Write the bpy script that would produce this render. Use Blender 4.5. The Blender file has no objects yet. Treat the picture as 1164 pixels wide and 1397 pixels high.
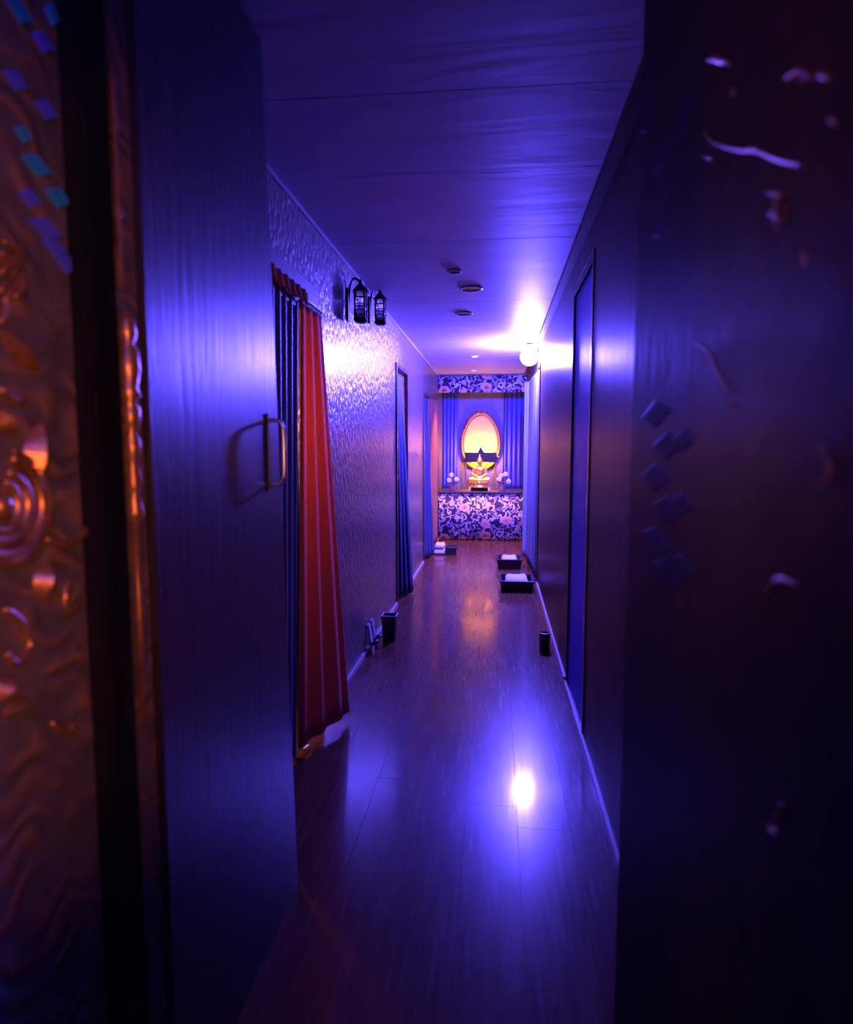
import bpy, bmesh, math, random
from mathutils import Vector, Matrix
random.seed(7)
S = bpy.context.scene
COL = S.collection
PI = math.pi

# ------------------------------------------------------------------ camera, world, exposure
F = 900.0; EYE = 1.42
TH = math.atan(88.5 / F); PS = math.atan(96 / F * math.cos(TH))
cd = bpy.data.cameras.new('camera'); cam = bpy.data.objects.new('camera', cd); COL.objects.link(cam)
cam.location = (0, 0, EYE); cam.rotation_euler = (PI / 2 - TH, 0, PS)
cd.sensor_fit = 'HORIZONTAL'; cd.sensor_width = 36; cd.lens = F / 1164 * 36
cd.clip_start = 0.02
cd.dof.use_dof = True; cd.dof.focus_distance = 6.0; cd.dof.aperture_fstop = 2.8
S.camera = cam
W = bpy.data.worlds.new('world'); S.world = W; W.use_nodes = True
W.node_tree.nodes['Background'].inputs[0].default_value = (0.02, 0.015, 0.08, 1)
W.node_tree.nodes['Background'].inputs[1].default_value = 0.02
S.view_settings.view_transform = 'Standard'; S.view_settings.look = 'None'
S.view_settings.gamma = 1; S.view_settings.use_curve_mapping = False
S.view_settings.exposure = 0.0
S.cycles.max_bounces = 8; S.cycles.glossy_bounces = 5; S.cycles.diffuse_bounces = 5

BLUE = (0.095, 0.066, 1.0)
E_LAMP = 4000.0       # blue bulb
E_ALTAR = 700.0       # bulb behind the throne board
E_SPOT = 260.0        # altar spotlight, W
E_DOWN = 280.0        # lit downlights before the altar, W
E_ROOM = 300.0        # bulb in the massage room behind the orange curtain
E_ENTRY_WARM = 66.0  # unseen warm sconces added at the entrance
E_FILL_BLUE = 430.0  # unseen blue fill bulb added at the entrance

XL, XR, H = -0.888, 0.433, 2.49
XP = -0.628          # face of the wide door leaf and of the carved screen
YE = 11.15

# ------------------------------------------------------------------ pixel helper
_R = Vector((math.cos(PS), math.sin(PS), 0)); _f = Vector((-math.sin(PS), math.cos(PS), 0))
_FW = _f * math.cos(TH) + Vector((0, 0, -math.sin(TH))); _U = _R.cross(_FW); _C = Vector((0, 0, EYE))
def ray(x, y): return _FW * F + _R * (x - 582) + _U * (698.5 - y)
def on_x(x, y, X): d = ray(x, y); return _C + d * (X / d.x)
def on_y(x, y, Y): d = ray(x, y); return _C + d * (Y / d.y)
def on_z(x, y, Z): d = ray(x, y); return _C + d * ((Z - EYE) / d.z)
def on_plane(x, y, p0, n):
    d = ray(x, y); return _C + d * ((p0 - _C).dot(n) / d.dot(n))

# ------------------------------------------------------------------ materials
MATS = {}
class NT:
    def __init__(s, name):
        s.m = bpy.data.materials.new(name); s.m.use_nodes = True; s.t = s.m.node_tree
        s.b = s.t.nodes['Principled BSDF']; MATS[name] = s.m
    def n(s, typ, **kw):
        o = s.t.nodes.new(typ)
        for k, v in kw.items():
            if k.startswith('i_'):
                key = k[2:]
                key = int(key) if key.isdigit() else key.replace('_', ' ')
                o.inputs[key].default_value = v
            else: setattr(o, k, v)
        return o
    def l(s, a, b): s.t.links.new(a, b)
    def coords(s, scale=(1, 1, 1), kind='Object'):
        tc = s.n('ShaderNodeTexCoord'); mp = s.n('ShaderNodeMapping'); mp.inputs['Scale'].default_value = scale
        s.l(tc.outputs[kind], mp.inputs[0]); return mp.outputs[0]
    def noise(s, vec, scale, detail=4, rough=.55, dist=0):
        o = s.n('ShaderNodeTexNoise'); o.inputs['Scale'].default_value = scale; o.inputs['Detail'].default_value = detail
        o.inputs['Roughness'].default_value = rough; o.inputs['Distortion'].default_value = dist
        s.l(vec, o.inputs['Vector']); return o.outputs['Fac']
    def vor(s, vec, scale, feature='F1', out='Distance', rnd=1):
        o = s.n('ShaderNodeTexVoronoi', feature=feature); o.inputs['Scale'].default_value = scale
        o.inputs['Randomness'].default_value = rnd
        s.l(vec, o.inputs['Vector']); return o.outputs[out]
    def ramp(s, fac, stops, interp='LINEAR'):
        o = s.n('ShaderNodeValToRGB'); cr = o.color_ramp; cr.interpolation = interp
        while len(cr.elements) < len(stops): cr.elements.new(.5)
        for e, (p, c) in zip(cr.elements, stops):
            e.position = p; e.color = tuple(c) + (1,) if len(c) == 3 else c
        s.l(fac, o.inputs[0]); return o.outputs[0]
    def mix(s, fac, a, b):
        o = s.n('ShaderNodeMix', data_type='RGBA')
        for v, i in ((fac, 0), (a, 6), (b, 7)):
            if hasattr(v, 'node'): s.l(v, o.inputs[i])
            elif i == 0: o.inputs[i].default_value = v
            else: o.inputs[i].default_value = tuple(v) + (1,)
        return o.outputs[2]
    def math(s, op, a, b=0):
        o = s.n('ShaderNodeMath', operation=op)
        for v, i in ((a, 0), (b, 1)):
            if hasattr(v, 'node'): s.l(v, o.inputs[i])
            else: o.inputs[i].default_value = v
        return o.outputs[0]
    def bump(s, h, strength, dist=.01, prev=None):
        o = s.n('ShaderNodeBump'); o.inputs['Strength'].default_value = strength; o.inputs['Distance'].default_value = dist
        s.l(h, o.inputs['Height'])
        if prev: s.l(prev, o.inputs['Normal'])
        s.l(o.outputs[0], s.b.inputs['Normal']); return o.outputs[0]
    def set(s, col=None, rough=None, metal=None, spec=None, coat=None, coat_rough=None, sheen=None, trans=None, ior=None):
        for v, k in ((col, 'Base Color'), (rough, 'Roughness'), (metal, 'Metallic'), (spec, 'Specular IOR Level'), (coat, 'Coat Weight'),
                     (coat_rough, 'Coat Roughness'), (sheen, 'Sheen Weight'), (trans, 'Transmission Weight'), (ior, 'IOR')):
            if v is None: continue
            if hasattr(v, 'node'): s.l(v, s.b.inputs[k])
            else: s.b.inputs[k].default_value = tuple(v) + (1,) if isinstance(v, tuple) else v
        return s

def wood(name, c1, c2, axis, rough, coat=0, coat_rough=.1, scale=1, bump=.15, spec=.5):
    """axis = grain direction"""
    t = NT(name); sc = [22 * scale] * 3; sc['xyz'.index(axis)] = 1.1 * scale
    v = t.coords(tuple(sc)); g = t.noise(v, 1.0, 6, .6, .6)
    v2 = t.coords(tuple(q * 3.5 for q in sc)); g2 = t.noise(v2, 1.0, 3, .6)
    f = t.math('ADD', t.math('MULTIPLY', g, .7), t.math('MULTIPLY', g2, .3))
    t.set(col=t.ramp(f, [(.3, c1), (.7, c2)]), rough=t.ramp(g2, [(.2, (rough * .8,) * 3), (.8, (rough * 1.25,) * 3)]), coat=coat, coat_rough=coat_rough, spec=spec)
    t.bump(f, bump, .004); return t.m

wood('floor_wood', (.075, .024, .012), (.16, .058, .030), 'y', .25, .30, .09, .8, .02, .10)
wood('door_wood', (.012, .007, .006), (.040, .022, .018), 'z', .36, .25, .2, 2.2, .60)
wood('wall_wood', (.075, .035, .022), (.14, .068, .045), 'z', .38, .0, .16, 1.3, .10, .06)
wood('dark_wood', (.012, .008, .007), (.03, .018, .014), 'z', .4)
wood('frame_wood', (.05, .028, .022), (.10, .06, .045), 'z', .32, .3, .15)

# embossed wallpaper: rows of raised scales with scattered larger curls
t = NT('wallpaper')
v = t.coords((1, 1, .55)); d = t.noise(v, 9, 3)
vm = t.n('ShaderNodeVectorMath', operation='ADD'); sc = t.n('ShaderNodeVectorMath', operation='SCALE'); sc.inputs['Scale'].default_value = .03
nz = t.n('ShaderNodeTexNoise'); nz.inputs['Scale'].default_value = 14; t.l(v, nz.inputs['Vector']); t.l(nz.outputs['Color'], sc.inputs[0])
t.l(v, vm.inputs[0]); t.l(sc.outputs[0], vm.inputs[1])
a = t.vor(vm.outputs[0], 34); b2 = t.vor(vm.outputs[0], 85)
hgt = t.math('ADD', t.math('MULTIPLY', a, -1.0), t.math('MULTIPLY', b2, -.35))
t.set(col=t.ramp(a, [(.1, (.30, .215, .175)), (.6, (.17, .115, .095))]), rough=.33, metal=.35, spec=.6, coat=.3, coat_rough=.22)
t.bump(hgt, .55, .012)

# painted ceiling boards, faintly wavy across the corridor
t = NT('ceiling_paint')
v = t.coords((1.1, 5.0, 1)); g = t.noise(v, 1.0, 3, .5, .8)
t.set(col=t.ramp(t.noise(t.coords((1.2, 4.0, 1)), 1.3, 4), [(.3, (.50, .47, .66)), (.7, (.62, .58, .80))]), rough=.52, spec=.5)
t.bump(g, .16, .012)

t = NT('dark_paint'); v = t.coords(); t.set(col=t.ramp(t.noise(v, 5), [(.3, (.018, .014, .018)), (.7, (.035, .028, .032))]), rough=.5)
t = NT('lit_lacquer'); v = t.coords(); g = t.noise(v, 11, 5)  # lightened lacquer, brightness of the lit screen put into the colour
wv = t.n('ShaderNodeTexWave', wave_type='RINGS', rings_direction='SPHERICAL'); wv.inputs['Scale'].default_value = 6; wv.inputs['Distortion'].default_value = 14; wv.inputs['Detail'].default_value = 1.5
wv.inputs['Detail Scale'].default_value = 1.2; t.l(v, wv.inputs['Vector'])
c = t.vor(v, 16, 'SMOOTH_F1'); h = t.math('MULTIPLY', wv.outputs['Fac'], t.ramp(c, [(.2, (1,) * 3), (.7, (0,) * 3)]))
col = t.mix(t.ramp(h, [(.25, (0,) * 3), (.7, (1,) * 3)]), t.ramp(g, [(.3, (.075, .055, .060)), (.7, (.13, .095, .095))]), (.19, .10, .065))
t.set(col=col, rough=.48, spec=.3); t.bump(h, .5, .012)
t = NT('shaded_lacquer'); v = t.coords(); g = t.noise(v, 11, 5)  # darker copy of the screen lacquer, keeps the door dim by colour
t.set(col=t.ramp(g, [(.3, (.030, .022, .024)), (.7, (.060, .044, .046))]), rough=.5, spec=.10); t.bump(g, .2, .006)
t = NT('black_lacquer'); v = t.coords((6, 6, 1)); g = t.noise(v, 3); t.set(col=t.ramp(g, [(.3, (.006, .005, .006)), (.7, (.014, .011, .012))]), rough=.6, spec=0.0)
t = NT('gilt'); v = t.coords(); g = t.noise(v, 40, 4)
t.set(col=t.ramp(g, [(.3, (.34, .14, .05)), (.7, (.66, .32, .12))]), rough=.38, metal=.75); t.bump(g, .3, .004)
t = NT('dull_gilt'); v = t.coords(); g = t.noise(v, 40, 4); t.set(col=t.ramp(g, [(.3, (.12, .05, .03)), (.7, (.24, .11, .06))]), rough=.6, spec=.2)
t = NT('gold'); v = t.coords(); g = t.noise(v, 30, 3); t.set(col=t.ramp(g, [(.3, (.85, .50, .14)), (.7, (1.0, .68, .24))]), rough=.32, metal=.7); t.bump(g, .1, .002)
def glint_tile(name, c):
    t = NT(name); g = t.noise(t.coords(), 20, 2); t.set(col=t.ramp(g, [(.3, tuple(q * .8 for q in c)), (.7, c)]), rough=.35, metal=.1, coat=.3, coat_rough=.2)
glint_tile('glint_blue', (.10, .12, .80)); glint_tile('glint_teal', (.03, .32, .62)); t = NT('glint_dim'); t.set(col=t.ramp(t.noise(t.coords(), 20, 2), [(.3, (.04, .04, .16)), (.7, (.06, .06, .22))]), rough=.6, spec=.1)  # blue of the mirrored lamp put into each tile colour, dimmer on the door
def fabric(name, c1, c2, rough=.75, translucent=0, sheen=.2):
    t = NT(name); v = t.coords((60, 60, 3)); g = t.noise(v, 3, 3)
    c = t.ramp(g, [(.3, c1), (.7, c2)]); t.set(col=c, rough=rough, sheen=sheen)
    t.bump(t.noise(t.coords((300, 300, 300)), 1, 2), .15, .002)
    if translucent:
        tr = t.n('ShaderNodeBsdfTranslucent'); t.l(c, tr.inputs[0]); mx = t.n('ShaderNodeMixShader'); mx.inputs[0].default_value = translucent
        out = t.t.nodes['Material Output']; t.l(t.b.outputs[0], mx.inputs[1]); t.l(tr.outputs[0], mx.inputs[2]); t.l(mx.outputs[0], out.inputs[0])
fabric('orange_cloth', (.55, .16, .12), (.70, .23, .17), .75, .5)
fabric('navy_cloth', (.035, .045, .22), (.06, .07, .32), .5, .05)
fabric('dark_navy_cloth', (.014, .018, .085), (.024, .03, .13), .6, .02)
t = NT('blue_satin'); t.set(col=t.ramp(t.noise(t.coords((30, 30, 2)), 1), [(.3, (.006, .03, .80)), (.7, (.012, .04, .98))]), rough=.45, spec=.2)
fabric('blue_cloth', (.03, .04, .45), (.05, .06, .58), .7, 0, .0)
fabric('grey_blue_cloth', (.16, .20, .26), (.26, .32, .38), .5, .1)
fabric('white_towel', (.55, .55, .58), (.75, .75, .78), .8, 0, .4)
fabric('red_cloth', (.25, .05, .04), (.35, .08, .06), .8)
# floral print of the altar cloth and valance
t = NT('floral_print')
v = t.coords((1, 0, 1)); nz = t.n('ShaderNodeTexNoise'); nz.inputs['Scale'].default_value = 9; nz.inputs['Detail'].default_value = 2
t.l(v, nz.inputs['Vector']); sc = t.n('ShaderNodeVectorMath', operation='SCALE'); sc.inputs['Scale'].default_value = .17; t.l(nz.outputs['Color'], sc.inputs[0])
vm = t.n('ShaderNodeVectorMath', operation='ADD'); t.l(v, vm.inputs[0]); t.l(sc.outputs[0], vm.inputs[1])
vo = t.n('ShaderNodeTexVoronoi', feature='F1'); vo.inputs['Scale'].default_value = 7.5; vo.inputs['Randomness'].default_value = .85; t.l(vm.outputs[0], vo.inputs['Vector'])
df = t.n('ShaderNodeVectorMath', operation='SUBTRACT'); t.l(vm.outputs[0], df.inputs[0]); t.l(vo.outputs['Position'], df.inputs[1])
sx = t.n('ShaderNodeSeparateXYZ'); t.l(df.outputs[0], sx.inputs[0]); an = t.math('ARCTAN2', sx.outputs['Z'], sx.outputs['X'])
sc2 = t.n('ShaderNodeSeparateColor'); t.l(vo.outputs['Color'], sc2.inputs[0])
sp_ = t.math('SINE', t.math('ADD', t.math('ADD', t.math('MULTIPLY', an, 3.0), t.math('MULTIPLY', vo.outputs['Distance'], 9.0)), t.math('MULTIPLY', sc2.outputs[0], 6.0)))
curl = t.ramp(t.math('SUBTRACT', t.math('ADD', sp_, .35), t.math('MULTIPLY', vo.outputs['Distance'], 1.1)), [(.0, (0,) * 3), (.12, (1,) * 3)])
leafc = t.ramp(t.noise(v, 7, 1), [(.35, (.34, .29, .42)), (.6, (.74, .68, .76))])
base = t.mix(curl, (.026, .010, .060), leafc)
fl = t.vor(t.coords((1, 0, 1.25)), 3.3, rnd=.35)
pet = t.math('ADD', fl, t.math('MULTIPLY', t.noise(v, 26, 1), .14))
ring = t.ramp(pet, [(.33, (1,) * 3), (.35, (0,) * 3)])
inner = t.ramp(pet, [(.12, (.45, .10, .04)), (.20, (.75, .36, .20)), (.31, (.82, .55, .40))])
t.set(col=t.mix(ring, base, inner), rough=.7)
t = NT('peach_plaster'); t.set(col=t.ramp(t.noise(t.coords(), 8), [(.3, (.5, .36, .28)), (.7, (.62, .45, .35))]), rough=.5)
t = NT('backdrop_board'); v = t.coords((1, 1, .5)); t.set(col=t.ramp(t.noise(v, 4), [(.3, (.12, .11, .30)), (.7, (.18, .16, .42))]), rough=.5)
t = NT('aureole_paint'); t.set(col=t.ramp(t.noise(t.coords(), 14, 3), [(.3, (.80, .50, .10)), (.7, (.92, .62, .15))]), rough=.5)
t = NT('black_iron'); t.set(col=t.ramp(t.noise(t.coords(), 60), [(.3, (.010, .010, .014)), (.7, (.03, .03, .04))]), rough=.35, metal=.6)
t = NT('steel'); t.set(col=t.ramp(t.noise(t.coords(), 60), [(.3, (.45, .45, .47)), (.7, (.6, .6, .62))]), rough=.25, metal=.95)
t = NT('glass'); t.set(col=(.85, .88, .95), rough=.12, trans=.85, ior=1.3); t.l(t.noise(t.coords(), 8), t.n('ShaderNodeMath').inputs[0])
t = NT('pale_plastic'); t.set(col=t.ramp(t.noise(t.coords(), 20), [(.3, (.45, .42, .44)), (.7, (.58, .55, .56))]), rough=.4)
t = NT('grey_plastic'); t.set(col=t.ramp(t.noise(t.coords(), 20), [(.3, (.16, .15, .18)), (.7, (.26, .25, .28))]), rough=.4)
t = NT('black_plastic'); t.set(col=t.ramp(t.noise(t.coords(), 20), [(.3, (.010, .009, .012)), (.7, (.022, .02, .026))]), rough=.4)
t = NT('wicker'); g = t.vor(t.coords((1, 1, 1.6)), 70); t.set(col=t.ramp(g, [(.1, (.06, .03, .03)), (.6, (.02, .012, .014))]), rough=.5); t.bump(g, .4, .004)
t = NT('white_petal'); t.set(col=t.ramp(t.noise(t.coords(), 30), [(.3, (.72, .66, .66)), (.7, (.88, .82, .80))]), rough=.6)
t = NT('leaf_green'); t.set(col=t.ramp(t.noise(t.coords(), 30), [(.3, (.02, .05, .025)), (.7, (.05, .10, .04))]), rough=.5)
t = NT('clay'); t.set(col=t.ramp(t.noise(t.coords(), 30), [(.3, (.22, .12, .16)), (.7, (.32, .19, .22))]), rough=.5)
t = NT('trim_paint'); t.set(col=t.ramp(t.noise(t.coords(), 9), [(.3, (.42, .36, .34)), (.7, (.52, .46, .43))]), rough=.3, coat=.3)
def emit(name, c, s):
    t = NT(name); g = t.noise(t.coords(), 6, 1); t.set(col=(.8, .8, .8))
    t.l(t.ramp(g, [(0, c), (1, c)]), t.b.inputs['Emission Color']); t.b.inputs['Emission Strength'].default_value = s
emit('glow_blue', BLUE, E_LAMP); emit('glow_altar', (1, .40, .06), E_ALTAR); emit('glow_spot', (1, .45, .16), 6.0)
emit('glow_room', (1, .40, .11), E_ROOM); emit('glow_fill', BLUE, E_FILL_BLUE)

# ------------------------------------------------------------------ mesh helpers (world coordinates in, local out)
def box(bm, x0, x1, y0, y1, z0, z1, bev=0):
    m = Matrix.Translation(((x0 + x1) / 2, (y0 + y1) / 2, (z0 + z1) / 2)) @ Matrix.Diagonal((abs(x1 - x0), abs(y1 - y0), abs(z1 - z0), 1))
    r = bmesh.ops.create_cube(bm, size=1, matrix=m)
    if bev:
        es = list({e for v in r['verts'] for e in v.link_edges})
        bmesh.ops.bevel(bm, geom=es, offset=bev, segments=2, affect='EDGES', profile=.5)
def lathe(bm, prof, cx, cy, cz, n=24, sx=1, sy=1, cap=True):
    rings = []
    for r, z in prof:
        rings.append([bm.verts.new((cx + r * sx * math.cos(2 * PI * k / n), cy + r * sy * math.sin(2 * PI * k / n), cz + z)) for k in range(n)])
    for a, b in zip(rings, rings[1:]):
        for k in range(n): bm.faces.new((a[k], a[(k + 1) % n], b[(k + 1) % n], b[k]))
    if cap:
        bm.faces.new(rings[0][::-1]); bm.faces.new(rings[-1])
def tube(bm, pts, r, n=8, taper=None, flat=None):
    pts = [Vector(p) for p in pts]; rings = []
    for i, p in enumerate(pts):
        a = pts[max(i - 1, 0)]; b = pts[min(i + 1, len(pts) - 1)]; d = (b - a).normalized()
        up = Vector((0, 0, 1)) if abs(d.z) < .9 else Vector((1, 0, 0))
        u = d.cross(up).normalized(); w = d.cross(u).normalized()
        rr = r * (taper[i] if taper else 1)
        ring = []
        for k in range(n):
            o = u * (rr * math.cos(2 * PI * k / n)) + w * (rr * math.sin(2 * PI * k / n))
            ring.append(bm.verts.new(p + o))
        rings.append(ring)
    for a, b in zip(rings, rings[1:]):
        for k in range(n): bm.faces.new((a[k], a[(k + 1) % n], b[(k + 1) % n], b[k]))
    bm.faces.new(rings[0][::-1]); bm.faces.new(rings[-1])
def ball(bm, c, r, sx=1, sy=1, sz=1, seg=16, rot=None):
    m = Matrix.Translation(c) @ (rot or Matrix.Identity(4)) @ Matrix.Diagonal((r * sx, r * sy, r * sz, 1))
    bmesh.ops.create_uvsphere(bm, u_segments=seg, v_segments=max(6, seg // 2), radius=1, matrix=m)
def smooth_pts(pts, n=6):
    pts = [Vector(p) for p in pts]; out = []
    for i in range(len(pts) - 1):
        p0, p1, p2, p3 = pts[max(i - 1, 0)], pts[i], pts[i + 1], pts[min(i + 2, len(pts) - 1)]
        for k in range(n):
            t = k / n
            out.append(.5 * ((2 * p1) + (p2 - p0) * t + (2 * p0 - 5 * p1 + 4 * p2 - p3) * t * t + (-p0 + 3 * p1 - 3 * p2 + p3) * t ** 3))
    out.append(pts[-1]); return out
def obj(name, bm, mat, parent=None, loc=None, smooth=False):
    me = bpy.data.meshes.new(name)
    bmesh.ops.recalc_face_normals(bm, faces=bm.faces)
    bm.to_mesh(me); bm.free()
    o = bpy.data.objects.new(name, me); COL.objects.link(o); me.materials.append(MATS[mat])
    if parent is not None:
        o.parent = parent; off = world_loc(parent); me.transform(Matrix.Translation(-off))
    elif loc is not None:
        o.location = loc; me.transform(Matrix.Translation(-Vector(loc)))
    if smooth: me.polygons.foreach_set('use_smooth', [True] * len(me.polygons))
    return o
def world_loc(o):
    v = Vector(o.location); p = o.parent
    while p: v += Vector(p.location); p = p.parent
    return v
def B(): return bmesh.new()
def tag(o, label=None, cat=None, group=None, kind=None):
    if label: o['label'] = label
    if cat: o['category'] = cat
    if group: o['group'] = group
    if kind: o['kind'] = kind
    return o
def thing(name, loc, label, cat, group=None, kind=None):
    o = bpy.data.objects.new(name, None); COL.objects.link(o); o.location = loc; o.empty_display_size = .1
    return tag(o, label, cat, group, kind)
def boxes(name, lst, mat, parent=None, bev=0, loc=None):
    bm = B()
    for b in lst: box(bm, *b, bev)
    return obj(name, bm, mat, parent, loc)
def struct(name, lst, mat, label, cat):
    return tag(boxes(name, lst, mat), label, cat, kind='structure')

# ------------------------------------------------------------------ the setting
XRL, XRR = -2.3, 1.7     # outer walls of the rooms on both sides
YB = -2.2
fl_o = struct('floor', [(XRL, XRR, YB, YE + .1, -.1, -.006)], 'dark_wood', 'glossy wooden laminate floor along the narrow corridor', 'floor')
plank_mesh = None
pw, plen = .195, 1.285
random.seed(3)
k0 = 0
for i in range(9):
    x0 = -1.078 + .0 + i * pw
    y = YB + .08 + [0, .62, .31, .95, .15, .78, .46, 1.08, .24][i] - plen
    # one joint of the board right of the centre lies at y = 2.37
    if i == 6: y = 2.37 - plen * 5
    while y < YE:
        if plank_mesh is None:
            bm = B(); box(bm, .0002, pw - .0002, .0002, plen - .0002, -.012, 0)
            top = [e for e in bm.edges if all(abs(v.co.z) < 1e-6 for v in e.verts)]
            bmesh.ops.bevel(bm, geom=top, offset=.0004, segments=1, affect='EDGES')
            plank_mesh = bpy.data.meshes.new('plank'); bm.to_mesh(plank_mesh); bm.free(); plank_mesh.materials.append(MATS['floor_wood'])
        if y + plen > YB and y + plen < YE + .05 + plen:
            p = bpy.data.objects.new('plank', plank_mesh); COL.objects.link(p); p.parent = fl_o
            p.location = (x0, y, random.uniform(-.0002, .0002))
        y += plen
ce = struct('ceiling', [(XRL, XRR, YB, YE + .1, H + .012, H + .1)], 'dark_paint', 'low painted board ceiling washed with blue light', 'ceiling')
pm = None
for k in range(10):
    y0 = -1.8 + k * 1.45 - .45
    bm = B(); y1 = min(y0 + 1.45, YE)
    if y0 > YE: break
    box(bm, XL - .1, XR + .1, y0 + .003, y1 - .003, H, H + .012)
    obj('panel', bm, 'ceiling_paint', ce)
struct('wall_back', [(XRL, XRR, YB - .1, YB, 0, H)], 'dark_paint', 'dark wall behind the entrance', 'wall')
struct('wall_end', [(XRL, XRR, YE, YE + .1, 0, H)], 'dark_paint', 'dark end wall behind the altar niche', 'wall')
struct('wall_room_left', [(XRL - .1, XRL, YB, YE, 0, H)], 'dark_paint', 'far wall of the rooms behind the curtained doorways', 'wall')
struct('wall_room_right', [(XRR, XRR + .1, YB, YE, 0, H)], 'dark_paint', 'far wall of the rooms behind the panelled wall', 'wall')
# left wall with three doorways; right wall with two
DL = [(2.25, 3.225, 2.03), (5.83, 6.50, 2.12), (8.0, 8.75, 2.06)]
DR = [(3.20, 3.93, 2.27), (6.86, 8.55, 2.24)]
def wall_with_doors(x0, x1, doors, ya, yb):
    lst = []; y = ya
    for a, b, z in doors:
        lst += [(x0, x1, y, a, 0, H), (x0, x1, a, b, z, H)]; y = b
    return lst + [(x0, x1, y, yb, 0, H)]
struct('wall_left', wall_with_doors(XL - .1, XL, DL, YB, YE), 'wallpaper', 'embossed shiny wallpapered corridor wall with curtained doorways', 'wall')
struct('wall_right', wall_with_doors(XR, XR + .1, DR, YB, YE), 'wall_wood', 'smooth wood panelled corridor wall with dark doorways', 'wall')
struct('baseboard_left', [(XL, XL + .014, 3.24, 5.80, 0, .028), (XL, XL + .014, 6.53, 7.97, 0, .028), (XL, XL + .014, 8.78, 10.03, 0, .028)], 'trim_paint', 'thin pale skirting strip under the embossed wallpaper', 'baseboard')
struct('baseboard_right', [(XR - .014, XR, .3, 3.16, 0, .028), (XR - .012, XR, 3.16, 3.97, 0, .012), (XR - .014, XR, 3.97, 6.84, 0, .028), (XR - .014, XR, 8.57, 10.03, 0, .028)], 'trim_paint', 'thin pale skirting strip under the wood panelled wall', 'baseboard')
struct('trim_1', [(XR - .045, XR, YB, 10.03, H - .035, H)], 'wall_wood', 'flat wooden ceiling strip above the panelled wall', 'trim')
struct('trim_2', [(XL, XL + .012, 1.9, 10.03, H - .02, H)], 'trim_paint', 'slim pale ceiling strip above the embossed wallpaper', 'trim')
# door frames
def door_frame(name, x, inward, a, b, z, w, d, label, mat='frame_wood', lw=None):
    x0, x1 = (x, x + d) if inward > 0 else (x - d, x)
    t = thing(name, (x, (a + b) / 2, 0), label, 'door frame', kind='structure')
    boxes('jamb', [(x0, x1, a - w, a, 0, z)], mat, t, .004); boxes('jamb', [(x0, x1, b, b + w * .25, 0, z)], mat, t, .003)
    boxes('lintel', [(x0, x1, a - w, b + w * .25, z, z + (lw or w))], mat, t, .004)
    return t
door_frame('trim_3', XL, 1, *DL[0], .075, .014, 'dark wooden frame around the orange curtained doorway', lw=.16)
door_frame('trim_4', XL, 1, *DL[1], .04, .014, 'slim frame around the navy curtained doorway in the wallpapered wall')
door_frame('trim_5', XL, 1, *DL[2], .04, .014, 'slim frame around the curtained doorway next to the altar niche')
door_frame('trim_6', XR, -1, *DR[0], .05, .004, 'wooden frame around the recessed blue door', 'wall_wood')
door_frame('trim_7', XR, -1, *DR[1], .04, .012, 'wooden frame around the curtained doorway under the blue bulb')
# pale beads standing in for the glare along the embossed wallpaper edge
bd = thing('glint_strip', (XL, 3.262, .6), 'small pale beads for the glare down the embossed wallpaper edge beside the orange curtain', 'bead strip')
boxes('backing', [(XL, XL + .006, 3.250, 3.274, .5, 2.10)], 'wallpaper', bd)
bmz = 0.52; glint = None
while bmz < 2.09:
    if glint is None:
        bm = B(); ball(bm, (0, 0, 0), .011, seg=8); glint = bpy.data.meshes.new('glint'); bm.to_mesh(glint); bm.free(); glint.materials.append(MATS['pale_plastic'])
        glint.polygons.foreach_set('use_smooth', [True] * len(glint.polygons))
    o = bpy.data.objects.new('glint', glint); COL.objects.link(o); o.parent = bd; o.location = (.010, 0, bmz - .6); bmz += .031

# wide wooden door leaf standing along the corridor
dr = thing('door_1', (XP - .02, 1.5, 0), 'wide dark wood grain door leaf with steel pull handle', 'door', kind='structure')
bm = B()
vs = [bm.verts.new(c) for c in ((XP, 1.15, 0), (XP, 1.965, 0), (XP, 1.795, H - .004), (XP, 1.15, H - .004), (XP - .045, 1.15, 0), (XP - .045, 1.965, 0), (XP - .045, 1.795, H - .004), (XP - .045, 1.15, H - .004))]
for q in ((0, 1, 2, 3), (7, 6, 5, 4), (0, 4, 5, 1), (1, 5, 6, 2), (2, 6, 7, 3), (3, 7, 4, 0)): bm.faces.new([vs[i] for i in q])
bmesh.ops.bevel(bm, geom=list(bm.edges), offset=.003, segments=2, affect='EDGES')
obj('leaf', bm, 'door_wood', dr)
hz0, hz1 = on_x(374, 573, XP + .03).z, on_x(379, 660, XP + .03).z; hy = 1.775
hd = boxes('handle', [(XP, XP + .006, hy - .012, hy + .012, hz1 - .02, hz0 + .02)], 'black_iron', dr, .002)
bm = B(); tube(bm, smooth_pts([(XP + .004, hy, hz0), (XP + .030, hy, hz0), (XP + .042, hy, hz0 - .018), (XP + .044, hy, (hz0 + hz1) / 2), (XP + .042, hy, hz1 + .018), (XP + .030, hy, hz1), (XP + .004, hy, hz1)], 5), .006, 10)
obj('grip', bm, 'steel', hd, smooth=True)

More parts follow.
